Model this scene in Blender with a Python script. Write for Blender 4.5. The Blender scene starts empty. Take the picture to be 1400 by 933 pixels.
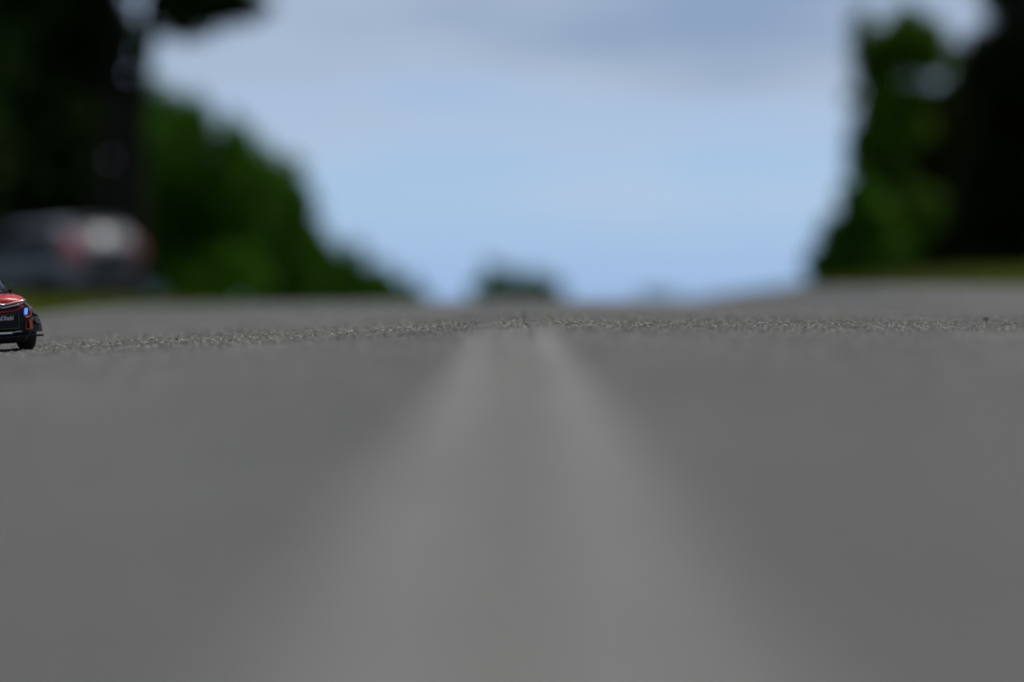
import bpy, bmesh, math, random
import numpy as np
from mathutils import Vector, Matrix, Quaternion
R = math.radians
SC = bpy.context.scene
COL = SC.collection

# ------------------------------------------------------------------ camera
FPX = 5250.0                  # focal length in photo pixels (135 mm on 36 mm, 1400 px)
CAMZ = 0.154                   # camera lies almost on the road
cam_d = bpy.data.cameras.new('camera')
cam = bpy.data.objects.new('camera', cam_d)
COL.objects.link(cam)
cam_d.lens = 135.0
cam_d.sensor_width = 36.0
cam_d.clip_start = 0.05
cam_d.clip_end = 20000
cam.location = (0, 0, CAMZ)
cam.rotation_euler = (R(90) - 50.5 / FPX, 0, 0)
cam_d.dof.use_dof = True
cam_d.dof.focus_distance = 8.86
cam_d.dof.aperture_fstop = 1.38
cam_d.dof.aperture_blades = 0
SC.camera = cam

# ------------------------------------------------------------------ sky and sun
SUN_EL, SUN_AZ = R(60), R(48)          # azimuth from +Y (view direction) towards +X
SKY_STRENGTH = 0.10
w = bpy.data.worlds.new('World')
SC.world = w
w.use_nodes = True
nt = w.node_tree
nt.nodes.clear()
N, L = nt.nodes.new, nt.links.new
out = N('ShaderNodeOutputWorld')
bg = N('ShaderNodeBackground')
bg.inputs['Strength'].default_value = SKY_STRENGTH
sky = N('ShaderNodeTexSky')
sky.sky_type = 'NISHITA'
sky.sun_disc = False
sky.sun_elevation = SUN_EL
sky.sun_rotation = SUN_AZ
sky.air_density = 0.55
sky.dust_density = 0.0
sky.ozone_density = 2.2
sky.altitude = 200
# clouds: a layer seen in plan (direction / height), so it runs on over the whole dome
tc = N('ShaderNodeTexCoord')
sep = N('ShaderNodeSeparateXYZ')
L(tc.outputs['Generated'], sep.inputs[0])
def wmath(op, a, b=None, clamp=False):
    m = N('ShaderNodeMath'); m.operation = op; m.use_clamp = clamp
    for i, v in enumerate((a, b)):
        if v is None: continue
        if isinstance(v, (int, float)): m.inputs[i].default_value = v
        else: L(v, m.inputs[i])
    return m.outputs[0]
zc = wmath('MAXIMUM', sep.outputs[2], 0.0)
den = wmath('ADD', zc, 0.10)
cx = wmath('DIVIDE', sep.outputs[0], den)
cy = wmath('DIVIDE', sep.outputs[1], den)
cmb = N('ShaderNodeCombineXYZ')
L(cx, cmb.inputs[0]); L(cy, cmb.inputs[1]); cmb.inputs[2].default_value = 1.3
n1 = N('ShaderNodeTexNoise'); n1.inputs['Scale'].default_value = 1.6
n1.inputs['Detail'].default_value = 3.0; n1.inputs['Roughness'].default_value = 0.5
L(cmb.outputs[0], n1.inputs['Vector'])
elev = N('ShaderNodeMapRange')                    # clear strip near the horizon, closed cover above
elev.inputs['From Min'].default_value = 0.012; elev.inputs['From Max'].default_value = 0.075
elev.inputs['To Min'].default_value = -0.28; elev.inputs['To Max'].default_value = 0.30
L(sep.outputs[2], elev.inputs['Value'])
cov = wmath('ADD', n1.outputs['Fac'], elev.outputs[0])
covr = N('ShaderNodeMapRange'); covr.interpolation_type = 'SMOOTHSTEP'
covr.inputs['From Min'].default_value = 0.36; covr.inputs['From Max'].default_value = 0.74
covr.inputs['To Min'].default_value = 0.0; covr.inputs['To Max'].default_value = 0.9
L(cov, covr.inputs['Value'])
crp = N('ShaderNodeValToRGB')                     # thin cloud is bright, thick cloud grey
crp.color_ramp.elements[0].position = 0.50; crp.color_ramp.elements[0].color = (5.2, 6.0, 7.1, 1)
crp.color_ramp.elements[1].position = 0.92; crp.color_ramp.elements[1].color = (2.7, 3.65, 5.2, 1)
L(cov, crp.inputs['Fac'])
tint = N('ShaderNodeMix'); tint.data_type = 'RGBA'; tint.blend_type = 'MULTIPLY'
tint.inputs['Factor'].default_value = 1.0
L(sky.outputs[0], tint.inputs['A']); tint.inputs['B'].default_value = (0.82, 0.83, 0.94, 1)
mixc = N('ShaderNodeMix'); mixc.data_type = 'RGBA'
L(covr.outputs[0], mixc.inputs['Factor'])
hz = N('ShaderNodeMapRange'); hz.interpolation_type = 'SMOOTHSTEP'   # blue haze low over the horizon, all round
hz.inputs['From Min'].default_value = 0.0; hz.inputs['From Max'].default_value = 0.045
hz.inputs['To Min'].default_value = 0.85; hz.inputs['To Max'].default_value = 0.0
L(sep.outputs[2], hz.inputs['Value'])
hmix = N('ShaderNodeMix'); hmix.data_type = 'RGBA'
L(hz.outputs[0], hmix.inputs['Factor']); L(tint.outputs['Result'], hmix.inputs['A']); hmix.inputs['B'].default_value = (2.95, 4.65, 7.7, 1)
L(hmix.outputs['Result'], mixc.inputs['A']); L(crp.outputs[0], mixc.inputs['B'])
L(mixc.outputs['Result'], bg.inputs['Color'])
L(bg.outputs[0], out.inputs['Surface'])

sd = bpy.data.lights.new('sun', 'SUN')
sd.energy = 2.8
sd.angle = R(14)
sd.color = (1.0, 0.90, 0.75)
so = bpy.data.objects.new('sun', sd)
COL.objects.link(so)
sdir = Vector((math.sin(SUN_AZ) * math.cos(SUN_EL), math.cos(SUN_AZ) * math.cos(SUN_EL), math.sin(SUN_EL)))
so.rotation_euler = sdir.to_track_quat('Z', 'Y').to_euler()
so.location = (0, 0, 30)

SC.view_settings.view_transform = 'Standard'
SC.view_settings.look = 'None'
SC.view_settings.gamma = 1.0
SC.view_settings.use_curve_mapping = False
SC.view_settings.exposure = 0.0
SC.render.engine = 'CYCLES'
SC.cycles.use_denoising = True
SC.cycles.max_bounces = 6
SC.cycles.transparent_max_bounces = 8
SC.cycles.sample_clamp_indirect = 4.0

# ------------------------------------------------------------------ helpers
def tag(o, label=None, cat=None, group=None, kind=None):
    if label: o['label'] = label
    if cat: o['category'] = cat
    if group: o['group'] = group
    if kind: o['kind'] = kind
    return o

def empty(name, loc=(0, 0, 0)):
    o = bpy.data.objects.new(name, None)
    o.empty_display_size = 0.05
    COL.objects.link(o); o.location = loc
    return o

def link(name, me, mat, parent=None, smooth=False):
    o = bpy.data.objects.new(name, me)
    COL.objects.link(o)
    if mat is not None and not me.materials: me.materials.append(mat)
    if parent is not None: o.parent = parent
    if smooth: me.polygons.foreach_set('use_smooth', np.ones(len(me.polygons), dtype=bool))
    return o

def np_mesh(name, verts, faces):
    """verts (n,3), faces (m,k) of one size k"""
    me = bpy.data.meshes.new(name)
    verts = np.asarray(verts, dtype=np.float32); faces = np.asarray(faces, dtype=np.int32)
    k = faces.shape[1]
    me.vertices.add(len(verts)); me.vertices.foreach_set('co', verts.ravel())
    me.loops.add(faces.size); me.loops.foreach_set('vertex_index', faces.ravel())
    me.polygons.add(len(faces))
    me.polygons.foreach_set('loop_start', np.arange(0, faces.size, k, dtype=np.int32))
    me.update(calc_edges=True); me.validate()
    return me

def py_mesh(name, verts, faces):
    me = bpy.data.meshes.new(name)
    me.from_pydata([tuple(v) for v in verts], [], faces)
    me.update()
    bm = bmesh.new(); bm.from_mesh(me)
    bmesh.ops.recalc_face_normals(bm, faces=bm.faces)
    bm.to_mesh(me); bm.free()
    return me

def smoothstep(a, b, x):
    t = np.clip((np.asarray(x, float) - a) / (b - a), 0, 1)
    return t * t * (3 - 2 * t)

# ------------------------------------------------------------------ materials
class NT:
    def __init__(self, name):
        self.m = bpy.data.materials.new(name); self.m.use_nodes = True
        self.t = self.m.node_tree
        self.b = self.t.nodes['Principled BSDF']
    def n(self, k, **kw):
        x = self.t.nodes.new(k)
        for a, v in kw.items(): setattr(x, a, v)
        return x
    def l(self, a, b): self.t.links.new(a, b)

def noise(nt_, scale, detail=4, rough=0.6, coord='Object', vec=None):
    t = nt_.n('ShaderNodeTexNoise')
    t.inputs['Scale'].default_value = scale; t.inputs['Detail'].default_value = detail
    t.inputs['Roughness'].default_value = rough
    if vec is None:
        c = nt_.n('ShaderNodeTexCoord'); vec = c.outputs[coord]
    nt_.l(vec, t.inputs['Vector'])
    return t

def plain(name, col, rough=0.5, metal=0.0, coat=0.0, var=0.12, vscale=30, emit=None, estr=0.0, spec=0.5):
    k = NT(name)
    t = noise(k, vscale, 3)
    r = k.n('ShaderNodeValToRGB')
    r.color_ramp.elements[0].position = 0.3; r.color_ramp.elements[1].position = 0.7
    r.color_ramp.elements[0].color = tuple(c * (1 - var) for c in col) + (1,)
    r.color_ramp.elements[1].color = tuple(min(1, c * (1 + var)) for c in col) + (1,)
    k.l(t.outputs['Fac'], r.inputs['Fac']); k.l(r.outputs[0], k.b.inputs['Base Color'])
    rr = k.n('ShaderNodeMapRange')
    rr.inputs['To Min'].default_value = max(0.02, rough - 0.08); rr.inputs['To Max'].default_value = min(1, rough + 0.08)
    k.l(t.outputs['Fac'], rr.inputs['Value']); k.l(rr.outputs[0], k.b.inputs['Roughness'])
    k.b.inputs['Metallic'].default_value = metal
    k.b.inputs['Specular IOR Level'].default_value = spec
    k.b.inputs['Coat Weight'].default_value = coat
    k.b.inputs['Coat Roughness'].default_value = 0.08
    if emit:
        k.b.inputs['Emission Color'].default_value = tuple(emit) + (1,)
        k.b.inputs['Emission Strength'].default_value = estr
    return k.m

def asphalt_mat():
    k = NT('asphalt')
    v = k.n('ShaderNodeTexVoronoi'); v.inputs['Scale'].default_value = 210
    c = k.n('ShaderNodeTexCoord'); k.l(c.outputs['Object'], v.inputs['Vector'])
    sepc = k.n('ShaderNodeSeparateColor'); k.l(v.outputs['Color'], sepc.inputs[0])
    chip = k.n('ShaderNodeValToRGB')
    e = chip.color_ramp.elements
    e[0].position = 0.0; e[0].color = (0.020, 0.020, 0.020, 1)
    e[1].position = 1.0; e[1].color = (0.34, 0.332, 0.318, 1)
    a = e.new(0.35); a.color = (0.068, 0.0660, 0.0615, 1)
    a = e.new(0.8); a.color = (0.112, 0.1085, 0.1005, 1)
    k.l(sepc.outputs[0], chip.inputs['Fac'])
    big = noise(k, 2.4, 7, 0.72)
    br = k.n('ShaderNodeValToRGB')
    br.color_ramp.elements[0].position = 0.32; br.color_ramp.elements[0].color = (0.74, 0.74, 0.74, 1)
    br.color_ramp.elements[1].position = 0.70; br.color_ramp.elements[1].color = (1.18, 1.17, 1.14, 1)
    k.l(big.outputs['Fac'], br.inputs['Fac'])
    mx = k.n('ShaderNodeMix', data_type='RGBA', blend_type='MULTIPLY'); mx.inputs['Factor'].default_value = 1
    k.l(chip.outputs[0], mx.inputs['A']); k.l(br.outputs[0], mx.inputs['B'])
    # tyre-polished wheel paths: long soft bands along the road
    mp = k.n('ShaderNodeMapping'); mp.inputs['Scale'].default_value = (1.6, 0.05, 1.0)
    k.l(c.outputs['Object'], mp.inputs['Vector'])
    band = noise(k, 1.0, 2, 0.5, vec=mp.outputs[0])
    b2 = k.n('ShaderNodeMapRange'); b2.inputs['From Min'].default_value = 0.3; b2.inputs['From Max'].default_value = 0.7
    b2.inputs['To Min'].default_value = 0.86; b2.inputs['To Max'].default_value = 1.08
    k.l(band.outputs['Fac'], b2.inputs['Value'])
    mx2 = k.n('ShaderNodeMix', data_type='RGBA', blend_type='MULTIPLY'); mx2.inputs['Factor'].default_value = 1
    k.l(mx.outputs['Result'], mx2.inputs['A']); k.l(b2.outputs[0], mx2.inputs['B'])
    # the strip between the centre lines is not rolled by tyres and keeps traces of old paint
    sx = k.n('ShaderNodeSeparateXYZ'); k.l(c.outputs['Object'], sx.inputs[0])
    ab = k.n('ShaderNodeMath', operation='ABSOLUTE'); k.l(sx.outputs[0], ab.inputs[0])
    cs = k.n('ShaderNodeMapRange'); cs.interpolation_type = 'SMOOTHSTEP'
    cs.inputs['From Min'].default_value = 0.04; cs.inputs['From Max'].default_value = 0.13
    cs.inputs['To Min'].default_value = 1.58; cs.inputs['To Max'].default_value = 1.0
    k.l(ab.outputs[0], cs.inputs['Value'])
    fy = k.n('ShaderNodeMapRange'); fy.inputs['From Min'].default_value = 7.5; fy.inputs['From Max'].default_value = 9.5
    fy.inputs['To Min'].default_value = 1.0; fy.inputs['To Max'].default_value = 0.0
    k.l(sx.outputs[1], fy.inputs['Value'])
    cm = k.n('ShaderNodeMix', data_type='FLOAT'); k.l(fy.outputs[0], cm.inputs['Factor'])
    cm.inputs['A'].default_value = 1.0; k.l(cs.outputs[0], cm.inputs['B'])
    mx3 = k.n('ShaderNodeMix', data_type='RGBA', blend_type='MULTIPLY'); mx3.inputs['Factor'].default_value = 1
    k.l(mx2.outputs['Result'], mx3.inputs['A']); k.l(cm.outputs['Result'], mx3.inputs['B'])
    k.l(mx3.outputs['Result'], k.b.inputs['Base Color'])
    k.b.inputs['Roughness'].default_value = 0.8
    k.b.inputs['Specular IOR Level'].default_value = 0.3
    bp = k.n('ShaderNodeBump'); bp.inputs['Strength'].default_value = 0.5; bp.inputs['Distance'].default_value = 0.003
    k.l(v.outputs['Distance'], bp.inputs['Height']); k.l(bp.outputs[0], k.b.inputs['Normal'])
    return k.m

def paint_mat():
    k = NT('worn_road_paint')
    t = noise(k, 110, 4, 0.75); t2 = noise(k, 3.1, 3)
    ad = k.n('ShaderNodeMath', operation='ADD'); k.l(t.outputs['Fac'], ad.inputs[0])
    m2 = k.n('ShaderNodeMath', operation='MULTIPLY'); k.l(t2.outputs['Fac'], m2.inputs[0]); m2.inputs[1].default_value = 0.6
    k.l(m2.outputs[0], ad.inputs[1])
    r = k.n('ShaderNodeValToRGB')
    r.color_ramp.elements[0].position = 0.62; r.color_ramp.elements[0].color = (0.085, 0.083, 0.080, 1)
    r.color_ramp.elements[1].position = 0.86; r.color_ramp.elements[1].color = (0.198, 0.192, 0.180, 1)
    # paint is worn through from about nine metres on, over the brow
    c = k.n('ShaderNodeTexCoord'); sp = k.n('ShaderNodeSeparateXYZ'); k.l(c.outputs['Object'], sp.inputs[0])
    wr = k.n('ShaderNodeMapRange'); wr.inputs['From Min'].default_value = 6.5; wr.inputs['From Max'].default_value = 10.5
    wr.inputs['To Min'].default_value = 0.0; wr.inputs['To Max'].default_value = 0.34
    k.l(sp.outputs[1], wr.inputs['Value'])
    sb = k.n('ShaderNodeMath', operation='SUBTRACT'); k.l(ad.outputs[0], sb.inputs[0]); k.l(wr.outputs[0], sb.inputs[1])
    k.l(sb.outputs[0], r.inputs['Fac']); k.l(r.outputs[0], k.b.inputs['Base Color'])
    k.b.inputs['Roughness'].default_value = 0.8
    k.b.inputs['Specular IOR Level'].default_value = 0.3
    return k.m

def leaf_mat(name, dark, light, spec=0.25):
    k = NT(name)
    g = k.n('ShaderNodeNewGeometry')
    r = k.n('ShaderNodeValToRGB')
    r.color_ramp.elements[0].color = tuple(dark) + (1,); r.color_ramp.elements[1].color = tuple(light) + (1,)
    k.l(g.outputs['Random Per Island'], r.inputs['Fac'])
    t = noise(k, 0.55, 2)
    m = k.n('ShaderNodeMapRange'); m.inputs['From Min'].default_value = 0.3; m.inputs['From Max'].default_value = 0.7
    m.inputs['To Min'].default_value = 0.6; m.inputs['To Max'].default_value = 1.4
    k.l(t.outputs['Fac'], m.inputs['Value'])
    mx = k.n('ShaderNodeMix', data_type='RGBA', blend_type='MULTIPLY'); mx.inputs['Factor'].default_value = 1
    k.l(r.outputs[0], mx.inputs['A']); k.l(m.outputs[0], mx.inputs['B'])
    k.l(mx.outputs['Result'], k.b.inputs['Base Color'])
    k.b.inputs['Roughness'].default_value = 0.55
    k.b.inputs['Specular IOR Level'].default_value = spec
    tr = k.n('ShaderNodeBsdfTranslucent'); k.l(mx.outputs['Result'], tr.inputs['Color'])
    ms = k.n('ShaderNodeMixShader'); ms.inputs[0].default_value = 0.38
    o = k.t.nodes['Material Output']
    k.l(k.b.outputs[0], ms.inputs[1]); k.l(tr.outputs[0], ms.inputs[2]); k.l(ms.outputs[0], o.inputs['Surface'])
    return k.m

def bark_mat():
    k = NT('bark')
    mp = k.n('ShaderNodeMapping'); mp.inputs['Scale'].default_value = (6, 6, 1.2)
    c = k.n('ShaderNodeTexCoord'); k.l(c.outputs['Object'], mp.inputs['Vector'])
    t = noise(k, 2.0, 6, 0.65, vec=mp.outputs[0])
    r = k.n('ShaderNodeValToRGB')
    r.color_ramp.elements[0].position = 0.35; r.color_ramp.elements[0].color = (0.006, 0.005, 0.004, 1)
    r.color_ramp.elements[1].position = 0.72; r.color_ramp.elements[1].color = (0.024, 0.020, 0.017, 1)
    k.l(t.outputs['Fac'], r.inputs['Fac']); k.l(r.outputs[0], k.b.inputs['Base Color'])
    k.b.inputs['Roughness'].default_value = 0.9
    k.b.inputs['Specular IOR Level'].default_value = 0.1
    bp = k.n('ShaderNodeBump'); bp.inputs['Strength'].default_value = 0.7; bp.inputs['Distance'].default_value = 0.03
    k.l(t.outputs['Fac'], bp.inputs['Height']); k.l(bp.outputs[0], k.b.inputs['Normal'])
    return k.m

def ground_mat():
    k = NT('grassy_ground')
    t = noise(k, 0.8, 6, 0.65)
    r = k.n('ShaderNodeValToRGB')
    r.color_ramp.elements[0].position = 0.3; r.color_ramp.elements[0].color = (0.030, 0.045, 0.006, 1)
    r.color_ramp.elements[1].position = 0.75; r.color_ramp.elements[1].color = (0.070, 0.075, 0.012, 1)
    k.l(t.outputs['Fac'], r.inputs['Fac']); k.l(r.outputs[0], k.b.inputs['Base Color'])
    k.b.inputs['Roughness'].default_value = 0.95
    k.b.inputs['Specular IOR Level'].default_value = 0.1
    return k.m

M = {}
M['asphalt'] = asphalt_mat(); M['paint'] = paint_mat(); M['bark'] = bark_mat(); M['ground'] = ground_mat()
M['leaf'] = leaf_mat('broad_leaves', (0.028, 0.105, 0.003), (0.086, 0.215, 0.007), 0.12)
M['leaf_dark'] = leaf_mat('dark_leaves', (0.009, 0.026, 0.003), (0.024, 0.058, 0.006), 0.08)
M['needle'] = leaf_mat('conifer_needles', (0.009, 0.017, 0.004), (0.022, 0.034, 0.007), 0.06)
M['leaf_yellow'] = leaf_mat('yellow_green_leaves', (0.040, 0.110, 0.004), (0.115, 0.205, 0.010), 0.12)  # paler, yellower green foliage colour
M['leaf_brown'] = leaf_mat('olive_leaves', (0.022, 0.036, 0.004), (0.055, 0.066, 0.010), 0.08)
M['grass'] = leaf_mat('grass_blades', (0.060, 0.090, 0.004), (0.120, 0.130, 0.008), 0.1)

# ------------------------------------------------------------------ terrain
def prof(d):
    d = np.asarray(d, float)
    p = 0.0145 * d - 2.9e-4 * d * d
    p = np.where(d < 0, 0.0145 * d, p)
    far = (0.0145 * 34 - 2.9e-4 * 1156) - 0.0042 * (d - 34)
    p = np.where(d > 34, far, p)
    return np.maximum(p, -1.6)

XL = -2.14
def xr_edge(d):
    return 4.0 - 1.75 * smoothstep(25, 29, d)

def road_z(x, d):
    x = np.asarray(x, float); d = np.asarray(d, float)
    sl = 0.049 - 0.033 * smoothstep(11, 21, d)
    z = prof(d) + np.where(x < 0, sl * x, -0.002 * x)
    z = z + 0.004 * np.exp(-(x / 0.16) ** 2)
    z = z + 0.088 * smoothstep(1.60, 1.86, x) * smoothstep(12, 22, d) * (1 - 0.5 * smoothstep(40, 90, d))
    return z

def ground_z(x, d):
    x = np.asarray(x, float); d = np.asarray(d, float)
    xr = xr_edge(d)
    inside = (x > XL - 0.02) & (x < xr + 0.02)
    zl = road_z(np.full_like(x, XL), d) + 0.012 + 0.012 * smoothstep(-2.16, -2.7, x) + 0.09 * smoothstep(-2.6, -5.6, x) * smoothstep(34, 62, d)
    zr = road_z(xr, d) + 0.02 + 0.10 * smoothstep(0.0, 0.9, x - xr) + 0.10 * smoothstep(0.5, 5, x - xr)
    z = np.where(x < 0, zl, zr)
    z = np.where(inside, road_z(np.clip(x, XL, xr), d) - 0.05, z)
    far = smoothstep(120, 500, d)
    return z * (1 - far) + (prof(d) - 0.3) * far

def at(px, d, x0=700.0):
    return (px - x0) / FPX * d
def zat(py, d):
    return CAMZ + (416.0 - py) / FPX * d

# ground: one sheet to the horizon
gx = np.unique(np.concatenate([np.array([-6000, -3000, -1500, -700, -300, -150, -80, -50, -35]), np.arange(-28, -8, 2.0), np.arange(-8, XL - 0.05, 0.15),
     [XL - 0.03, XL - 0.015], np.linspace(-2.0, 1.6, 7), np.arange(1.7, 8, 0.1), np.arange(8, 28, 2.0),
     np.array([35, 50, 80, 150, 300, 700, 1500, 3000, 6000])]))
gy = np.unique(np.concatenate([[-400, -150, -60, -20], np.arange(-8, 40, 0.8), np.arange(40, 130, 4.0), np.arange(130, 520, 25.0),
     [700, 1000, 1600, 2600, 4200, 7000]]))
GX, GY = np.meshgrid(gx, gy)
GZ = ground_z(GX, GY)
nv = np.stack([GX.ravel(), GY.ravel(), GZ.ravel()], 1)
def grid_faces(ny, nx):
    i = np.arange(ny * nx).reshape(ny, nx)
    return np.stack([i[:-1, :-1].ravel(), i[:-1, 1:].ravel(), i[1:, 1:].ravel(), i[1:, :-1].ravel()], 1)
g = link('ground', np_mesh('ground', nv, grid_faces(len(gy), len(gx))), M['ground'], smooth=True)
tag(g, kind='structure')

# asphalt relief: stone chips proud of the binder, as a repeating height table (8 m tile of random cells)
rng = np.random.default_rng(7)
H1 = rng.random((733, 733)); H2 = rng.random((431, 431)); H3 = rng.random((97, 97))
def tab(T, x, y, cell):
    n = T.shape[0]
    fx = x / cell; fy = y / cell
    ix = np.floor(fx).astype(int); iy = np.floor(fy).astype(int)
    ax = fx - ix; ay = fy - iy
    ax = ax * ax * (3 - 2 * ax); ay = ay * ay * (3 - 2 * ay)
    g_ = lambda i, j: T[j % n, i % n]
    return (g_(ix, iy) * (1 - ax) + g_(ix + 1, iy) * ax) * (1 - ay) + (g_(ix, iy + 1) * (1 - ax) + g_(ix + 1, iy + 1) * ax) * ay
def relief(x, y):
    fine = np.clip(np.minimum((y - 7.7) / 0.3, (11.0 - y) / 0.4), 0, 1)
    return (0.0046 * (tab(H1, x, y, 0.0048) ** 1.6 - 0.38) * fine + 0.0030 * (tab(H2, x + 3, y + 1, 0.013) ** 3 - 0.25) * fine
            + 0.0068 * (tab(H2, x, y + 2, 0.045) ** 2 - 0.33) + 0.0030 * (tab(H3, x, y, 0.17) - 0.5))

fx0, fx1 = -1.56, 1.56
fine_x = np.arange(fx0, fx1 + 1e-6, 0.0022)
left_x = np.linspace(XL, fx0, 14)[:-1]
right_u = np.linspace(0, 1, 40)[1:]
fine_y = np.concatenate([np.arange(3.0, 7.7, 0.035), np.arange(7.7, 11.0, 0.0072), np.arange(11.0, 16.0, 0.035)])
ry = np.concatenate([[-30, -15, -6], np.arange(-3, 2.95, 0.12), fine_y, np.arange(16.1, 40, 0.3), np.arange(40, 130, 4.0), np.arange(130, 401, 25.0)])
ncol = len(left_x) + len(fine_x) + len(right_u)
X = np.zeros((len(ry), ncol)); 
X[:, :len(left_x)] = left_x; X[:, len(left_x):len(left_x) + len(fine_x)] = fine_x
X[:, len(left_x) + len(fine_x):] = fx1 + (xr_edge(ry)[:, None] - fx1) * right_u[None, :]
Y = np.repeat(ry[:, None], ncol, 1)
amp = np.clip(np.minimum((Y - 3.0) / 1.0, (16.0 - Y) / 1.0), 0, 1) * np.clip((1.6 - np.abs(X)) / 0.08, 0, 1)
Z = road_z(X, Y) + relief(X, Y) * amp
# skirts that close the road edge down into the ground
X = np.concatenate([X[:, :1] - 0.01, X, X[:, -1:] + 0.01], 1); Y = np.concatenate([Y[:, :1], Y, Y[:, -1:]], 1)
Z = np.concatenate([Z[:, :1] - 0.06, Z, Z[:, -1:] - 0.06], 1)
road = link('road', np_mesh('road', np.stack([X.ravel(), Y.ravel(), Z.ravel()], 1), grid_faces(len(ry), ncol + 2)), M['asphalt'], smooth=True)
tag(road, kind='structure')

def centre_line(x0, x1, seed):
    ys = np.concatenate([np.arange(-6, 2.95, 0.12), fine_y, np.arange(16.1, 40, 0.3), np.arange(40, 130, 4.0)])
    xs = np.concatenate([[x0], np.linspace(x0, x1, 24), [x1]])
    XX, YY = np.meshgrid(xs, ys)
    a = np.clip(np.minimum((YY - 3.0) / 1.0, (16.0 - YY) / 1.0), 0, 1)
    wob = 0.004 * np.sin(YY * 1.7 + seed) + 0.003 * np.sin(YY * 5.1 + 2 * seed)
    XX = XX + wob
    ZZ = road_z(XX, YY) + relief(XX, YY) * a + 0.003
    ZZ[:, 0] -= 0.004; ZZ[:, -1] -= 0.004
    link('centre_line', np_mesh('centre_line', np.stack([XX.ravel(), YY.ravel(), ZZ.ravel()], 1), grid_faces(len(ys), len(xs))), M['paint'], road, True)
centre_line(-0.086, -0.032, 0.3)
centre_line(0.034, 0.082, 1.9)

# ------------------------------------------------------------------ loose stones on the asphalt
stone_mat = plain('dark_stone', (0.035, 0.034, 0.033), 0.8, var=0.4, vscale=200)
def loose_stone(px, d, r, seed, label):
    random.seed(seed)
    bm = bmesh.new(); bmesh.ops.create_icosphere(bm, subdivisions=2, radius=r)
    for v in bm.verts:
        v.co *= random.uniform(0.75, 1.15); v.co.z *= 0.72
    me = bpy.data.meshes.new('loose_stone'); bm.to_mesh(me); bm.free()
    o = link('loose_stone', me, stone_mat)
    x = at(px, d)
    o.location = (x, d, float(road_z(x, d) + relief(np.array(x), np.array(d))) + r * 0.5)
    tag(o, label, 'stone', 'stones lying loose on the asphalt')
loose_stone(242, 9.02, 0.0045, 1, 'tiny dark stone lying on the asphalt to the right of the toy car')
loose_stone(1348, 9.75, 0.0075, 2, 'dark pebble lying on the asphalt near the right edge of the picture')

# ------------------------------------------------------------------ vegetation
def tube(path, radii, seg=8):
    path = [Vector(p) for p in path]
    V, F = [], []
    for i, p in enumerate(path):
        t = (path[min(i + 1, len(path) - 1)] - path[max(i - 1, 0)]).normalized()
        a = t.cross(Vector((0.31, 0.95, 0.02)))
        if a.length < 1e-3: a = t.cross(Vector((1, 0, 0)))
        a.normalize(); b = t.cross(a)
        for s in range(seg):
            an = 2 * math.pi * s / seg
            V.append(p + (a * math.cos(an) + b * math.sin(an)) * radii[i])
    for i in range(len(path) - 1):
        for s in range(seg):
            F.append((i * seg + s, i * seg + (s + 1) % seg, (i + 1) * seg + (s + 1) % seg, (i + 1) * seg + s))
    F.append(tuple(range(seg))[::-1]); F.append(tuple(range((len(path) - 1) * seg, len(path) * seg)))
    return V, F

def merge(parts):
    V, F = [], []
    for v, f in parts:
        o = len(V); V += list(v); F += [tuple(i + o for i in q) for q in f]
    return V, F

def leaves(lobes, n, size, seed, needle=False):
    rg = np.random.default_rng(seed)
    vol = np.array([l[3] * l[4] * l[5] for l in lobes]) ** 0.75
    pick = rg.choice(len(lobes), n, p=vol / vol.sum())
    P = np.array(lobes)[pick]
    dvec = rg.normal(size=(n, 3)); dvec /= np.linalg.norm(dvec, axis=1)[:, None]
    rad = rg.random(n) ** 0.42 * (1 + 0.24 * rg.normal(size=n).clip(-1, 2.2))
    c = P[:, :3] + dvec * rad[:, None] * P[:, 3:6]
    u = rg.normal(size=(n, 3)); u /= np.linalg.norm(u, axis=1)[:, None]
    if needle: u[:, 2] *= 0.4
    q = rg.normal(size=(n, 3)); nrm = np.cross(u, q); nrm /= np.linalg.norm(nrm, axis=1)[:, None]
    v = np.cross(nrm, u)
    s = size * rg.uniform(0.65, 1.35, n)[:, None]
    wd = 0.22 if needle else 0.46
    verts = np.stack([c - u * s, c + v * s * wd + nrm * s * 0.15, c + u * s, c - v * s * wd + nrm * s * 0.15], 1).reshape(-1, 3)
    return verts, np.arange(4 * n).reshape(n, 4)

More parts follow.
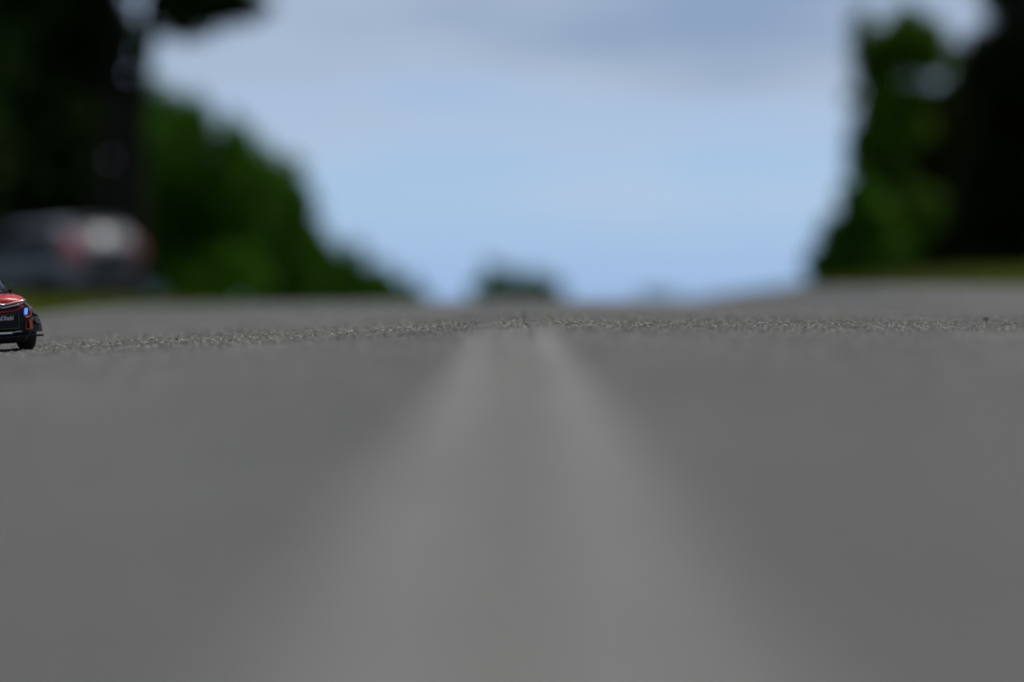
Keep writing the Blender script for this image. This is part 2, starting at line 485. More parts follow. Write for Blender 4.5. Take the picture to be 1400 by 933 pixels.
def tree(name, label, px, d, lobes_px, mat, n, leaf, seed, trunk_r=0.12, group=None, cat='tree', depth=0.9, clumps=9, needle=False, trunk_paths=None):
    """lobes_px: (px, py, rx_px, ry_px) masses of the crown at distance d; broken up into smaller clumps"""
    random.seed(seed)
    s = d / FPX
    x = at(px, d); zg = float(ground_z(np.array(x), np.array(float(d)))) - 0.04
    root = empty(name, (x, d, zg))
    tag(root, label, cat, group)
    lobes = []
    for (lx, ly, rx, ry_) in lobes_px:
        c = Vector((at(lx, d) - x, 0, zat(ly, d) - zg))
        a, b = rx * s, ry_ * s
        lobes.append((c.x, c.y, c.z, a * 0.72, a * 0.72 * depth, b * 0.72))
        for k in range(clumps):
            while True:
                v = Vector((random.gauss(0, 1), random.gauss(0, 1), random.gauss(0, 1))).normalized()
                if v.z > -0.75: break
            q = random.uniform(0.20, 0.38)
            f = random.uniform(0.64, 1.02)
            lobes.append((c.x + v.x * a * f, c.y + v.y * a * f * depth, c.z + v.z * b * f, a * q, a * q, b * q))
    verts, faces = leaves(lobes, n, leaf, seed, needle)
    link('crown', np_mesh('crown', verts, faces), mat, root)
    parts = []
    top = max(l[2] for l in lobes)
    if trunk_paths is None:
        hh = top * 0.8
        pts = [(random.uniform(-.04, .04) * hh * t, random.uniform(-.04, .04) * hh * t, hh * t) for t in (0, .1, .25, .45, .7, 1)]
        rr = [trunk_r * k for k in (1.35, 1.0, .85, .65, .4, .12)]
        parts.append(tube(pts, rr, 9))
        for k, l in enumerate(lobes[:26]):
            if k % 2: continue
            z0 = min(max(0.25 * hh, l[2] * 0.62), hh * 0.9)
            parts.append(tube([(0, 0, z0), (l[0] * .45, l[1] * .45, z0 + (l[2] - z0) * .35), (l[0] * .95, l[1] * .95, l[2])], [trunk_r * .42, trunk_r * .26, trunk_r * .06], 6))
    else:
        for (pp, rr, dy) in trunk_paths:
            pts = [(at(a, d) - x, dy * i / max(1, len(pp) - 1), zat(b, d) - zg) for i, (a, b) in enumerate(pp)]
            pts[0] = (pts[0][0], pts[0][1], min(pts[0][2], 0.0)) if pp[0][1] > 395 else pts[0]
            parts.append(tube(pts, [r * s for r in rr], 10))
    V, F = merge(parts)
    link('trunk', py_mesh('trunk', V, F), M['bark'], root, True)
    return root

GL = 'leafy trees lining the left side of the road'
tree('broadleaf_tree', 'tallest round green tree of the left row, right beside the forked trunk', 262, 105,
     [(240, 238, 88, 122), (298, 272, 84, 122), (215, 330, 80, 90), (270, 380, 110, 60)], M['leaf'], 23000, 0.13, 11, 0.16, GL)
tree('broadleaf_tree', 'green tree with a rounded shoulder, second in the left row', 355, 125,
     [(345, 268, 62, 84), (385, 315, 58, 90), (330, 360, 80, 70), (390, 390, 60, 50)], M['leaf'], 18000, 0.145, 12, 0.15, GL)
tree('broadleaf_tree', 'lower green tree where the left row starts to drop away', 425, 150,
     [(415, 352, 46, 68), (450, 382, 46, 60), (400, 400, 60, 50)], M['leaf'], 12000, 0.16, 13, 0.14, GL)
tree('broadleaf_tree', 'small green tree near the far end of the left row', 490, 175,
     [(475, 388, 38, 46), (508, 398, 34, 44)], M['leaf'], 6000, 0.20, 14, 0.12, GL)
tree('broadleaf_tree', 'lowest green tree ending the left row at the brow of the road', 545, 200,
     [(535, 404, 30, 36), (562, 412, 22, 28)], M['leaf'], 5000, 0.22, 15, 0.12, GL)
tree('round_tree', 'small lone round tree behind the brow in the middle of the road', 705, 240,
     [(686, 398, 40, 36), (724, 397, 40, 38), (660, 408, 28, 28), (750, 408, 28, 28)], M['leaf'], 3400, 0.20, 16, 0.14)
tree('distant_shrub', 'faint distant shrub on the horizon right of the lone round tree', 900, 420,
     [(895, 412, 18, 14), (915, 414, 14, 11)], M['leaf'], 900, 0.35, 17, 0.10, cat='shrub')

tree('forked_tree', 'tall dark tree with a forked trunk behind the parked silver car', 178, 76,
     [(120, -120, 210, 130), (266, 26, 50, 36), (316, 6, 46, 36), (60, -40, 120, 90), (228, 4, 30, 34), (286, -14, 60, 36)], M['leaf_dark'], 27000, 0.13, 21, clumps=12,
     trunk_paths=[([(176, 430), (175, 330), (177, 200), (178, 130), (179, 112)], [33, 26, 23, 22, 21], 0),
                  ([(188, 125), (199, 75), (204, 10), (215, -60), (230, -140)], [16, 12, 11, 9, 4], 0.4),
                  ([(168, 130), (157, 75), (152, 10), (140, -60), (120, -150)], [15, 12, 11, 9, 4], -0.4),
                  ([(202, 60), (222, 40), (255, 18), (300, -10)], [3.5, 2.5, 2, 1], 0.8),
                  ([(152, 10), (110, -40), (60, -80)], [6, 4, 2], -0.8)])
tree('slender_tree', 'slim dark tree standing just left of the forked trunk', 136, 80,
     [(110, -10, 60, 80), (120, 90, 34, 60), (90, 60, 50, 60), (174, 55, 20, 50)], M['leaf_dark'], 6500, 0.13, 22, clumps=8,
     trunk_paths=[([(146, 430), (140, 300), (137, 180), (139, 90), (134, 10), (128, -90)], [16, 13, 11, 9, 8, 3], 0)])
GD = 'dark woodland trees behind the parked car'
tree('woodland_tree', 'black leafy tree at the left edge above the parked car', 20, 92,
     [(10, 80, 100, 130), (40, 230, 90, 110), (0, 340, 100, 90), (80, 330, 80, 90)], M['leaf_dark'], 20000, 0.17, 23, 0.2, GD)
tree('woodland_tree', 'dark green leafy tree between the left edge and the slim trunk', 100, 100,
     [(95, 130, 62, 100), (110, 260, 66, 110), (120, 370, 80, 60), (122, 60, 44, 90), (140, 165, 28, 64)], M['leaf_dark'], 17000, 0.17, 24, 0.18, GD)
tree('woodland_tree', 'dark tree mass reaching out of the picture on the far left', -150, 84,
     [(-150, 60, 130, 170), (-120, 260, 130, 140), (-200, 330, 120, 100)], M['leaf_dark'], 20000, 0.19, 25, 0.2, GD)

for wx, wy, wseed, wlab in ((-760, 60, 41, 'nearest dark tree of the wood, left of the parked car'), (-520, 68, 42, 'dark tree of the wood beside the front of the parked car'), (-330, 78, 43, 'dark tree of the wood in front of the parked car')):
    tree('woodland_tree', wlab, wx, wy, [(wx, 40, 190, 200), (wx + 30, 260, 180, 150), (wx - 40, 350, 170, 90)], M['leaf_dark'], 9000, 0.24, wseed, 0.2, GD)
tree('poplar_tree', 'tall narrow green tree with sky gaps, left one of the right-hand trees', 1222, 82,
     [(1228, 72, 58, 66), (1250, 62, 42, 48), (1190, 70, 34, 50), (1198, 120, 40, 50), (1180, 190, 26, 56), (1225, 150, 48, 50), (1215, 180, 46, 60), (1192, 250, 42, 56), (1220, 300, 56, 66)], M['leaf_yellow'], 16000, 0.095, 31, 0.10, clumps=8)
tree('roadside_shrub', 'dense green shrub at the foot of the tall narrow right-hand tree', 1154, 74,
     [(1146, 335, 38, 50), (1128, 364, 30, 38), (1190, 345, 52, 60), (1172, 285, 34, 40)], M['leaf'], 12000, 0.10, 32, 0.07, cat='shrub')
tree('thicket_tree', 'brownish green tree filling the gap below the sky hole on the right', 1275, 88,
     [(1270, 225, 62, 80), (1310, 180, 60, 80), (1330, 110, 40, 60), (1245, 320, 70, 70), (1310, 320, 70, 80)], M['leaf_brown'], 23000, 0.13, 33, 0.14, clumps=10)
tree('conifer_tree', 'black ragged conifer leaving the picture at the top right corner', 1405, 62,
     [(1400, 40, 70, 90), (1372, 140, 62, 70), (1420, 200, 90, 110), (1360, 270, 60, 70), (1400, 330, 90, 80), (1410, -80, 60, 90)], M['needle'], 30000, 0.13, 34, 0.16, clumps=14, needle=True)
tree('woodland_tree', 'dark leafy tree just outside the right edge behind the conifer', 1520, 80,
     [(1530, 100, 110, 160), (1500, 280, 110, 120)], M['leaf_dark'], 10000, 0.18, 35, 0.2)

# grass on both verges: blades nobody could count
def grass():
    rg = np.random.default_rng(3)
    P = []
    n = 24000
    d = 14 + 56 * rg.random(n) ** 1.5; x = XL - 0.02 - (3.0 + d * 0.07) * rg.random(n) ** 1.4
    P.append(np.stack([x, d], 1))
    d = 26 + 42 * rg.random(n) ** 1.4; x = xr_edge(d) + 0.03 + (2.0 + d * 0.06) * rg.random(n) ** 1.3
    P.append(np.stack([x, d], 1))
    P = np.concatenate(P); m = len(P)
    z = ground_z(P[:, 0], P[:, 1]) - 0.005
    edge = np.minimum(np.abs(P[:, 0] - XL), np.abs(P[:, 0] - xr_edge(P[:, 1])))
    h = rg.uniform(0.02, 0.055, m) * (0.6 + 0.8 * np.clip(edge, 0, 1)); a = rg.uniform(0, 2 * np.pi, m)
    wd = rg.uniform(0.006, 0.012, m)
    lean = rg.normal(0, 0.35, (m, 2)) * h[:, None]
    dx = np.cos(a) * wd; dy = np.sin(a) * wd
    V = np.stack([np.stack([P[:, 0] - dx, P[:, 1] - dy, z], 1), np.stack([P[:, 0] + dx, P[:, 1] + dy, z], 1),
                  np.stack([P[:, 0] + lean[:, 0] * .4 + dx * .7, P[:, 1] + lean[:, 1] * .4 + dy * .7, z + h * .6], 1),
                  np.stack([P[:, 0] + lean[:, 0], P[:, 1] + lean[:, 1], z + h], 1)], 1).reshape(-1, 3)
    o = link('verge_grass', np_mesh('verge_grass', V, np.arange(4 * m).reshape(m, 4)), M['grass'])
    tag(o, 'short yellow-green grass along both road verges', 'grass', kind='stuff')
grass()

# ------------------------------------------------------------------ mesh bits for the vehicles
def loft(rings, cap=True, closed=True):
    n = len(rings[0]); V = [p for r in rings for p in r]; F = []
    for i in range(len(rings) - 1):
        for j in range(n if closed else n - 1):
            F.append((i * n + j, i * n + (j + 1) % n, (i + 1) * n + (j + 1) % n, (i + 1) * n + j))
    if cap:
        for i in (0, len(rings) - 1):
            c = sum((Vector(p) for p in rings[i]), Vector()) / n
            V.append(c); k = len(V) - 1
            for j in range(n): F.append((i * n + j, i * n + (j + 1) % n, k))
    return V, F

def box(x0, x1, y0, y1, z0, z1):
    V = [(x, y, z) for x in (x0, x1) for y in (y0, y1) for z in (z0, z1)]
    return V, [(0, 1, 3, 2), (4, 6, 7, 5), (0, 4, 5, 1), (2, 3, 7, 6), (0, 2, 6, 4), (1, 5, 7, 3)]

def part(name, vf, mat, parent, bevel=0.0, smooth=False, subsurf=0):
    me = py_mesh(name, *vf)
    if bevel:
        bm = bmesh.new(); bm.from_mesh(me)
        bmesh.ops.remove_doubles(bm, verts=bm.verts, dist=1e-6)
        bmesh.ops.bevel(bm, geom=list(bm.edges), offset=bevel, segments=2, affect='EDGES', profile=0.6)
        bm.to_mesh(me); bm.free()
    o = link(name, me, mat, parent, smooth)
    if subsurf:
        md = o.modifiers.new('sub', 'SUBSURF'); md.levels = subsurf; md.render_levels = subsurf
    return o

def slab(quadgrid, thick):
    """rows of points -> closed shell, thickened along the surface normal"""
    ny, nx = len(quadgrid), len(quadgrid[0])
    P = [[Vector(p) for p in r] for r in quadgrid]
    V, F = [], []
    for off in (0, 1):
        for i in range(ny):
            for j in range(nx):
                a = P[min(i + 1, ny - 1)][j] - P[max(i - 1, 0)][j]; b = P[i][min(j + 1, nx - 1)] - P[i][max(j - 1, 0)]
                nn = a.cross(b)
                nn = nn.normalized() if nn.length > 1e-12 else Vector((0, 0, 1))
                V.append(P[i][j] + nn * (thick if off else 0))
    o = ny * nx
    for i in range(ny - 1):
        for j in range(nx - 1):
            q = (i * nx + j, i * nx + j + 1, (i + 1) * nx + j + 1, (i + 1) * nx + j)
            F.append(q); F.append(tuple(k + o for k in q[::-1]))
    for i in range(ny - 1):
        for j in (0, nx - 1):
            a, b = i * nx + j, (i + 1) * nx + j; F.append((a, b, b + o, a + o))
    for j in range(nx - 1):
        for i in (0, ny - 1):
            a, b = i * nx + j, i * nx + j + 1; F.append((a, b, b + o, a + o))
    return V, F

def lathe_x(profile, seg=28):
    """profile (x, r) revolved about the x axis"""
    rings = [[Vector((x, r * math.cos(2 * math.pi * s / seg), r * math.sin(2 * math.pi * s / seg))) for s in range(seg)] for x, r in profile]
    return loft(rings, cap=True)

# ------------------------------------------------------------------ parked car (silver hatchback, seen from its rear left corner)
M['silver'] = plain('silver_paint', (0.30, 0.31, 0.335), 0.55, metal=0.85, coat=0.0, var=0.05, vscale=3)
M['car_glass'] = plain('tinted_glass', (0.012, 0.014, 0.016), 0.06, spec=0.7)
M['sky_glare_glass'] = plain('rear_glass_painted_glare', (0.20, 0.215, 0.235), 0.6, metal=0.0, spec=0.3, vscale=3)  # pale grey base colour paints in the sky's reflection on the rear window
M['black_plastic'] = plain('black_trim', (0.014, 0.014, 0.015), 0.55)
M['rubber'] = plain('tyre_rubber', (0.012, 0.012, 0.012), 0.85)
M['alloy'] = plain('wheel_alloy', (0.35, 0.36, 0.38), 0.35, metal=0.8)
M['tail_red'] = plain('red_lens', (0.38, 0.05, 0.055), 0.4)
M['clear_lens'] = plain('clear_lens', (0.55, 0.57, 0.6), 0.12, coat=0.5)
M['plate_white'] = plain('plate_white', (0.55, 0.55, 0.53), 0.5)

def mirror_ring(pts, y):
    """half profile bottom-centre -> top-centre (w, z) to a closed ring"""
    r = [Vector((a, y, b)) for a, b in pts]
    l = [Vector((-a, y, b)) for a, b in pts[::-1] if a > 1e-6]
    return r + l

def parked_car():
    d = 67.0
    x = at(150, d)
    a = R(48)
    z = float(ground_z(np.array(x - 1.4), np.array(d + 1.2)))
    root = empty('parked_car', (0, 0, 0))
    tag(root, 'silver hatchback parked on the left verge, seen from its rear corner', 'car')
    # local: +y forward, rear at y=0
    low = [(-0.02, [(0, .30), (.60, .30), (.70, .42), (.72, .62), (.70, .90), (.62, 1.00), (0, 1.02)]),
           (0.10, [(0, .24), (.72, .24), (.82, .42), (.84, .64), (.82, .93), (.75, 1.03), (0, 1.06)]),
           (0.45, [(0, .22), (.78, .22), (.89, .40), (.91, .64), (.89, .93), (.82, 1.03), (0, 1.05)]),
           (1.40, [(0, .20), (.80, .20), (.89, .36), (.91, .60), (.89, .90), (.83, 1.00), (0, 1.02)]),
           (2.60, [(0, .20), (.80, .20), (.89, .36), (.91, .60), (.88, .88), (.82, .97), (0, 1.00)]),
           (3.10, [(0, .21), (.79, .21), (.88, .38), (.90, .60), (.87, .85), (.78, .94), (0, .98)]),
           (3.80, [(0, .22), (.76, .22), (.86, .38), (.88, .58), (.84, .74), (.72, .82), (0, .88)]),
           (4.12, [(0, .26), (.62, .26), (.76, .40), (.78, .55), (.70, .66), (.58, .72), (0, .76)]),
           (4.20, [(0, .32), (.52, .32), (.62, .42), (.64, .52), (.58, .60), (.48, .64), (0, .67)])]
    V, F = loft([mirror_ring(p, y) for y, p in low])
    body = part('body', (V, F), M['silver'], root, smooth=True, subsurf=1)
    gh = [(0.02, [(0, .98), (.80, .98), (.79, 1.02), (.76, 1.06), (0, 1.08)]),
          (0.16, [(0, .98), (.83, .98), (.80, 1.10), (.74, 1.24), (0, 1.27)]),
          (0.34, [(0, .98), (.83, .98), (.79, 1.18), (.68, 1.44), (0, 1.50)]),
          (0.52, [(0, .98), (.84, .98), (.78, 1.22), (.65, 1.49), (0, 1.55)]),
          (1.30, [(0, .97), (.84, .97), (.78, 1.22), (.66, 1.50), (0, 1.57)]),
          (2.00, [(0, .97), (.83, .97), (.77, 1.20), (.65, 1.46), (0, 1.53)]),
          (2.55, [(0, .96), (.82, .96), (.78, 1.12), (.68, 1.27), (0, 1.33)]),
          (3.12, [(0, .94), (.78, .94), (.76, .96), (.72, .98), (0, 1.00)])]
    part('cabin', loft([mirror_ring(p, y) for y, p in gh]), M['silver'], root, smooth=True)
    # glass: rear window, windscreen, side windows
    rw = [[(xx * k1, yy, zz) for xx in (-1, -.5, 0, .5, 1)] for (k1, yy, zz) in ((.62, .035, 1.10), (.64, .10, 1.19), (.62, .215, 1.33), (.58, .305, 1.46))]
    part('rear_window', slab(rw, 0.012), M['sky_glare_glass'], root, smooth=True)
    ws = [[(xx * k1, yy, zz + (.02 if abs(xx) < .8 else 0)) for xx in (-1, -.5, 0, .5, 1)] for (k1, yy, zz) in ((.70, 3.02, 1.02), (.66, 2.62, 1.30), (.60, 2.14, 1.50))]
    part('windscreen', slab(ws, 0.012), M['car_glass'], root, smooth=True)
    for s in (-1, 1):
        for (y0, y1, yt0, yt1) in ((0.50, 0.98, 0.62, 1.00), (1.06, 1.78, 1.06, 1.76), (1.86, 2.78, 1.84, 2.20)):
            q = [[(s * .852, y0, 1.01), (s * .852, y1, 1.00)], [(s * .795, (y0 + yt0) / 2, 1.22), (s * .795, (y1 + yt1) / 2, 1.20)], [(s * .70, yt0, 1.42), (s * .70, yt1, 1.40)]]
            part('side_window', slab(q, 0.012), M['car_glass'], root)
        # tail lamp wrapping round the corner
        q = [[(s * .70, -.035, .80), (s * .77, -.025, .80), (s * .86, .06, .82), (s * .905, .22, .86)],
             [(s * .69, -.035, .94), (s * .77, -.02, .94), (s * .865, .06, .95), (s * .905, .24, .96)],
             [(s * .70, -.01, 1.10), (s * .765, .0, 1.10), (s * .85, .08, 1.10), (s * .88, .26, 1.08)],
             [(s * .69, .16, 1.30), (s * .74, .18, 1.30), (s * .79, .22, 1.29), (s * .81, .30, 1.25)]]
        part('tail_lamp', slab(q, 0.02), M['tail_red'], root, smooth=True)
        q = [[(s * .46, 4.20, .56), (s * .62, 4.16, .57), (s * .78, 3.98, .60)], [(s * .44, 4.17, .66), (s * .62, 4.12, .68), (s * .80, 3.86, .74)]]
        part('headlamp', slab(q, 0.02), M['clear_lens'], root)
        part('door_handle', box(s * .905 - .02, s * .905 + .02, 1.14, 1.30, .82, .85), M['silver'], root, bevel=.006)
        part('door_mirror', loft([mirror_ring([(0, -.07), (.05, -.07), (.09, 0), (.07, .07), (0, .08)], yy) for yy in (0, .06, .10)]), M['silver'], root).location = (s * .98, 2.62, 1.05)
        part('sill_trim', box(s * .86, s * .915, .95, 2.95, .20, .30), M['black_plastic'], root, bevel=.01)
        for yw in (0.78, 3.38):
            arch = []
            for rr_, xx in ((.40, .885), (.40, .93), (.345, .93), (.345, .885)):
                arch.append([(s * xx, yw + rr_ * math.cos(t), .32 + rr_ * math.sin(t)) for t in np.linspace(-.12, math.pi + .12, 18)])
            part('wheel_arch', loft([[Vector(r[i]) for r in arch] for i in range(18)]), M['black_plastic'], root)
            wh = empty('wheel'); wh.parent = root; wh.location = (s * .80, yw, .32)
            part('tyre', lathe_x([(-.09, .20), (-.10, .29), (-.07, .32), (.07, .32), (.10, .29), (.09, .20)], 26), M['rubber'], wh, smooth=True)
            rim = [lathe_x([(s * .02, .21), (s * .085, .21), (s * .09, .19), (s * .03, .18)], 24), lathe_x([(s * .03, .05), (s * .09, .045)], 12)]
            for k in range(5):
                t = 2 * math.pi * k / 5
                c, sn = math.cos(t), math.sin(t)
                bx = box(min(s * .05, s * .085), max(s * .05, s * .085), -.025, .025, .03, .19)
                rim.append(([(p[0], p[1] * c - p[2] * sn, p[1] * sn + p[2] * c) for p in bx[0]], bx[1]))
            part('rim', merge(rim), M['alloy'], wh)
    # rear details
    part('roof_spoiler', slab([[(xx, .46, 1.535 - .05 * abs(xx)) for xx in (-.60, -.3, 0, .3, .60)], [(xx, .28, 1.52 - .05 * abs(xx)) for xx in (-.58, -.3, 0, .3, .58)]], .03), M['silver'], root)
    part('tailgate_panel', slab([[(xx, -.05 + .03 * xx * xx, .50) for xx in (-.66, -.3, 0, .3, .66)], [(xx, -.045 + .03 * xx * xx, 1.06) for xx in (-.60, -.3, 0, .3, .60)]], .012), M['black_plastic'], root)
    part('rear_bumper', slab([[(xx, -.06 + .13 * abs(xx) ** 3, zz) for xx in np.linspace(-.84, .84, 11)] for zz in (.36, .43, .49)], .05), M['black_plastic'], root, smooth=True)
    part('bumper_insert', slab([[(xx, -.075 + .05 * abs(xx) ** 3, zz) for xx in np.linspace(-.56, .56, 7)] for zz in (.28, .36, .44)], .03), M['black_plastic'], root)
    part('number_plate', box(-.26, .26, -.078, -.062, .60, .71), M['black_plastic'], root)
    part('rear_wiper', box(-.02, .36, .0, .03, 1.085, 1.105), M['black_plastic'], root)
    root.rotation_euler = (0, 0, a); root.scale = (0.96,) * 3
    root.location = (x + 0.0, d, z)
    return root
parked_car()

# ------------------------------------------------------------------ radio-controlled rally car
M['rc_black'] = plain('gloss_black_shell', (0.006, 0.006, 0.007), 0.35, spec=0.22, vscale=90)
M['rc_matt'] = plain('matt_black_plastic', (0.006, 0.006, 0.0065), 0.6, vscale=120, spec=0.2)
M['rc_flare'] = plain('dark_grey_plastic', (0.014, 0.015, 0.018), 0.55, vscale=120, spec=0.4)
M['rc_red'] = plain('red_shell', (0.46, 0.010, 0.012), 0.36, spec=0.22, coat=0.1, var=0.08, vscale=40)
M['rc_white'] = plain('white_decal', (0.72, 0.72, 0.72), 0.4, vscale=60, var=.05)
M['rc_letter'] = plain('pale_grey_print', (0.42, 0.43, 0.45), 0.5, vscale=60, var=.05)
M['rc_grey'] = plain('grey_decal', (0.22, 0.23, 0.25), 0.35, vscale=60)
M['rc_chrome'] = plain('chrome_trim', (0.50, 0.51, 0.53), 0.25, metal=0.85, vscale=60)
M['rc_glass'] = plain('smoked_windscreen', (0.02, 0.022, 0.026), 0.10, spec=0.6, vscale=60)
M['rc_led'] = plain('blue_white_led', (0.5, 0.6, 0.9), 0.3, emit=(0.10, 0.26, 1.0), estr=0.65, vscale=300)
M['rc_plate_edge'] = plain('olive_outline', (0.05, 0.055, 0.012), 0.5, vscale=200)
M['rc_orange'] = plain('orange_red_decal', (0.42, 0.045, 0.016), 0.4, vscale=120)

mm = 0.001
def Fp(l): return -0.0034 * l * l            # plan curve of the nose (mm)
def Q(l, f, z): return Vector((l * mm, -f * mm, z * mm))

def rc_car():
    th = R(22)
    d = 8.56
    X0 = at(0, d)
    root = empty('toy_rally_car', (0, 0, 0))
    tag(root, 'red and black radio-controlled rally car with a blue headlamp, half out at the left edge', 'toy car')
    fade = lambda f: max(0.0, 1 + f / 95.0)
    def ring(f, pts):
        r = [Q(l, f + Fp(l) * fade(f), z) for l, z in pts]
        return r + [Q(-l, f + Fp(l) * fade(f), z) for l, z in pts[::-1] if l > 1e-6]
    st = [(0, [(0, 22), (34, 22), (62, 24), (75, 40), (81, 68), (75, 97), (62, 106), (30, 110), (0, 111)]),
          (-12, [(0, 19), (40, 19), (66, 20), (82, 40), (86, 68), (80, 98), (66, 112), (34, 117), (0, 119)]),
          (-58, [(0, 18), (40, 18), (70, 18), (82, 38), (84, 70), (86, 103), (70, 117), (38, 122), (0, 124)]),
          (-110, [(0, 18), (40, 18), (60, 18), (62, 38), (66, 76), (86, 107), (72, 120), (40, 125), (0, 127)]),
          (-165, [(0, 18), (40, 18), (80, 18), (98, 26), (101, 66), (94, 110), (76, 124), (40, 128), (0, 129)]),
          (-280, [(0, 18), (40, 18), (82, 18), (100, 26), (103, 66), (96, 112), (80, 128), (40, 131), (0, 132)]),
          (-390, [(0, 18), (40, 18), (80, 18), (98, 26), (102, 68), (97, 114), (80, 130), (40, 133), (0, 134)]),
          (-448, [(0, 20), (40, 20), (66, 22), (70, 40), (76, 78), (92, 114), (80, 130), (40, 134), (0, 135)]),
          (-505, [(0, 26), (40, 26), (70, 28), (84, 48), (88, 76), (90, 112), (78, 128), (40, 133), (0, 134)]),
          (-545, [(0, 40), (36, 40), (64, 42), (76, 54), (78, 78), (78, 108), (68, 120), (36, 124), (0, 125)])]
    part('body_shell', loft([ring(f, p) for f, p in st]), M['rc_black'], root, smooth=True)
    # bonnet
    hood = []
    for f, hw, z0, zc_ in ((2.2, 58, 100, 102.5), (-2, 63, 110, 115), (-14, 67, 115, 121.5), (-58, 71, 120, 127), (-110, 72, 123.5, 130), (-150, 72, 127, 132.5)):
        hood.append([Q(l, f + Fp(l) * min(1.0, fade(f)), zc_ - (zc_ - z0) * abs(l / hw) ** 2.4) for l in np.linspace(-hw, hw, 13)])
    bon = part('bonnet', slab(hood, -0.0014), M['rc_red'], root, smooth=True)
    for sx in (-1, 1):                                        # vents, pins and pale lettering blocks on the bonnet
        v = [[Q(sx * l, f, 130.6 + (f + 75) * -0.06 - 0.0012 * l * l) for l in (16, 30, 44)] for f in (-72, -92)]
        part('bonnet_vent', slab(v, -0.002 if sx > 0 else 0.002), M['rc_matt'], bon)
        post = lathe_x([(0, 2.6 * mm), (8 * mm, 2.6 * mm), (8.2 * mm, 4.4 * mm), (13 * mm, 4.4 * mm), (12.2 * mm, 1.5 * mm)], 12)
        pv = [Vector((p.y, p.z, p.x)) + Q(sx * 62, -122, 125) for p in post[0]]
        ring_ = tube([Q(sx * 62 + 9 * math.cos(t) - 9, -122, 136 + 3.2 * math.sin(t)) for t in np.linspace(0, 2 * math.pi, 13)], [1.1 * mm] * 13, 6)
        part('bonnet_pin', merge([(pv, post[1]), ring_]), M['rc_matt'], bon)
    sw = [[Q(l, -38 + 5 * math.sin(l / 9) + dd + Fp(l) * .6, 126.2 - 8.0 * abs(l / 71) ** 2.4) for l in np.linspace(6, 48, 12)] for dd in (-3.5, 3.5)]
    part('bonnet_decal', slab(sw, 0.001), M['rc_white'], bon)
    sw = [[Q(l, f, 134.4 - 5.5 * abs(l / 72) ** 2.4 + 1) for l in np.linspace(-60, 60, 9)] for f in (-136, -147)]
    part('cowl_decal', slab(sw, -0.001), M['rc_white'], bon)
    # cabin
    cab = [(-148, [(0, 128), (76, 127), (76, 129), (68, 131), (0, 135)]),
           (-190, [(0, 128), (78, 127), (74, 146), (64, 157), (0, 163)]),
           (-236, [(0, 128), (80, 127), (74, 156), (62, 180), (0, 188)]),
           (-300, [(0, 128), (82, 127), (75, 160), (62, 186), (0, 194)]),
           (-400, [(0, 128), (82, 127), (75, 160), (61, 184), (0, 192)]),
           (-470, [(0, 128), (80, 127), (74, 150), (62, 171), (0, 178)]),
           (-528, [(0, 122), (72, 122), (70, 125), (60, 127), (0, 130)])]
    cab = [(f, [(l * 0.94, z - 1) for l, z in p]) for f, p in cab]
    def cring(f, pts):
        r = [Q(l, f - (0.0018 * l * l if f > -300 else -0.0014 * l * l), z) for l, z in pts]
        return r + [Q(-l, f - (0.0018 * l * l if f > -300 else -0.0014 * l * l), z) for l, z in pts[::-1] if l > 1e-6]
    part('cabin', loft([cring(f, p) for f, p in cab]), M['rc_black'], root, smooth=True)
    ws = []
    for f, hw, z0, z1 in ((-151, 66, 132.0, 137.5), (-190, 63, 158.5, 165.5), (-232, 59, 180, 188.5)):
        ws.append([Q(l, f - .0018 * l * l + 2, z1 - 1 - (z1 - z0) * (l / hw) ** 2) for l in np.linspace(-hw * .94, hw * .94, 9)])
    part('windscreen', slab(ws, -0.0016), M['rc_glass'], root, smooth=True)
    rw = []
    for f, hw, z0, z1 in ((-404, 56, 185.5, 194), (-470, 56, 172.5, 180.5), (-522, 56, 129, 134.5)):
        rw.append([Q(l, f + .0014 * l * l - 2, z1 - 1 - (z1 - z0) * (l / hw) ** 2) for l in np.linspace(-hw * .94, hw * .94, 9)])
    part('rear_window', slab(rw, -0.0012), M['rc_glass'], root, smooth=True)
    for s in (-1, 1):
        for f0, f1, t0, t1 in ((-205, -292, -240, -292), (-304, -384, -304, -382), (-396, -452, -396, -424)):
            q = [[Q(s * 78.2, f0, 131), Q(s * 78.6, f1, 131)], [Q(s * 73.4, (f0 + t0) / 2, 155), Q(s * 73.4, (f1 + t1) / 2, 155)], [Q(s * 64.6, t0, 175), Q(s * 64.6, t1, 175)]]
            part('side_window', slab(q, 0.001), M['rc_glass'], root)
        dr = part('door', slab([[Q(s * 103.5, f, 36) for f in (-190, -240, -300)], [Q(s * 105, f, 68) for f in (-190, -240, -300)], [Q(s * 98.5, f, 112) for f in (-190, -240, -300)]], 0.0012), M['rc_red'], root)
        part('door_handle', box(s * .1015 - .003, s * .1015 + .003, .276, .294, .100, .104), M['rc_matt'], dr)
        part('door_decal', slab([[Q(s * 107.2, -200, 50), Q(s * 107.2, -280, 50)], [Q(s * 107.2, -206, 78), Q(s * 106.6, -286, 78)]], 0.0008), M['rc_white'], dr)
        mir = loft([[Q(s * (66 + dx), -236 - yy, 134 + dz) for dx, dz in ((-2, -6), (8, -8), (17, -4), (18, 5), (8, 9), (-2, 6))] for yy in (0, 6, 11)])
        part('door_mirror', mir, M['rc_black'], root)
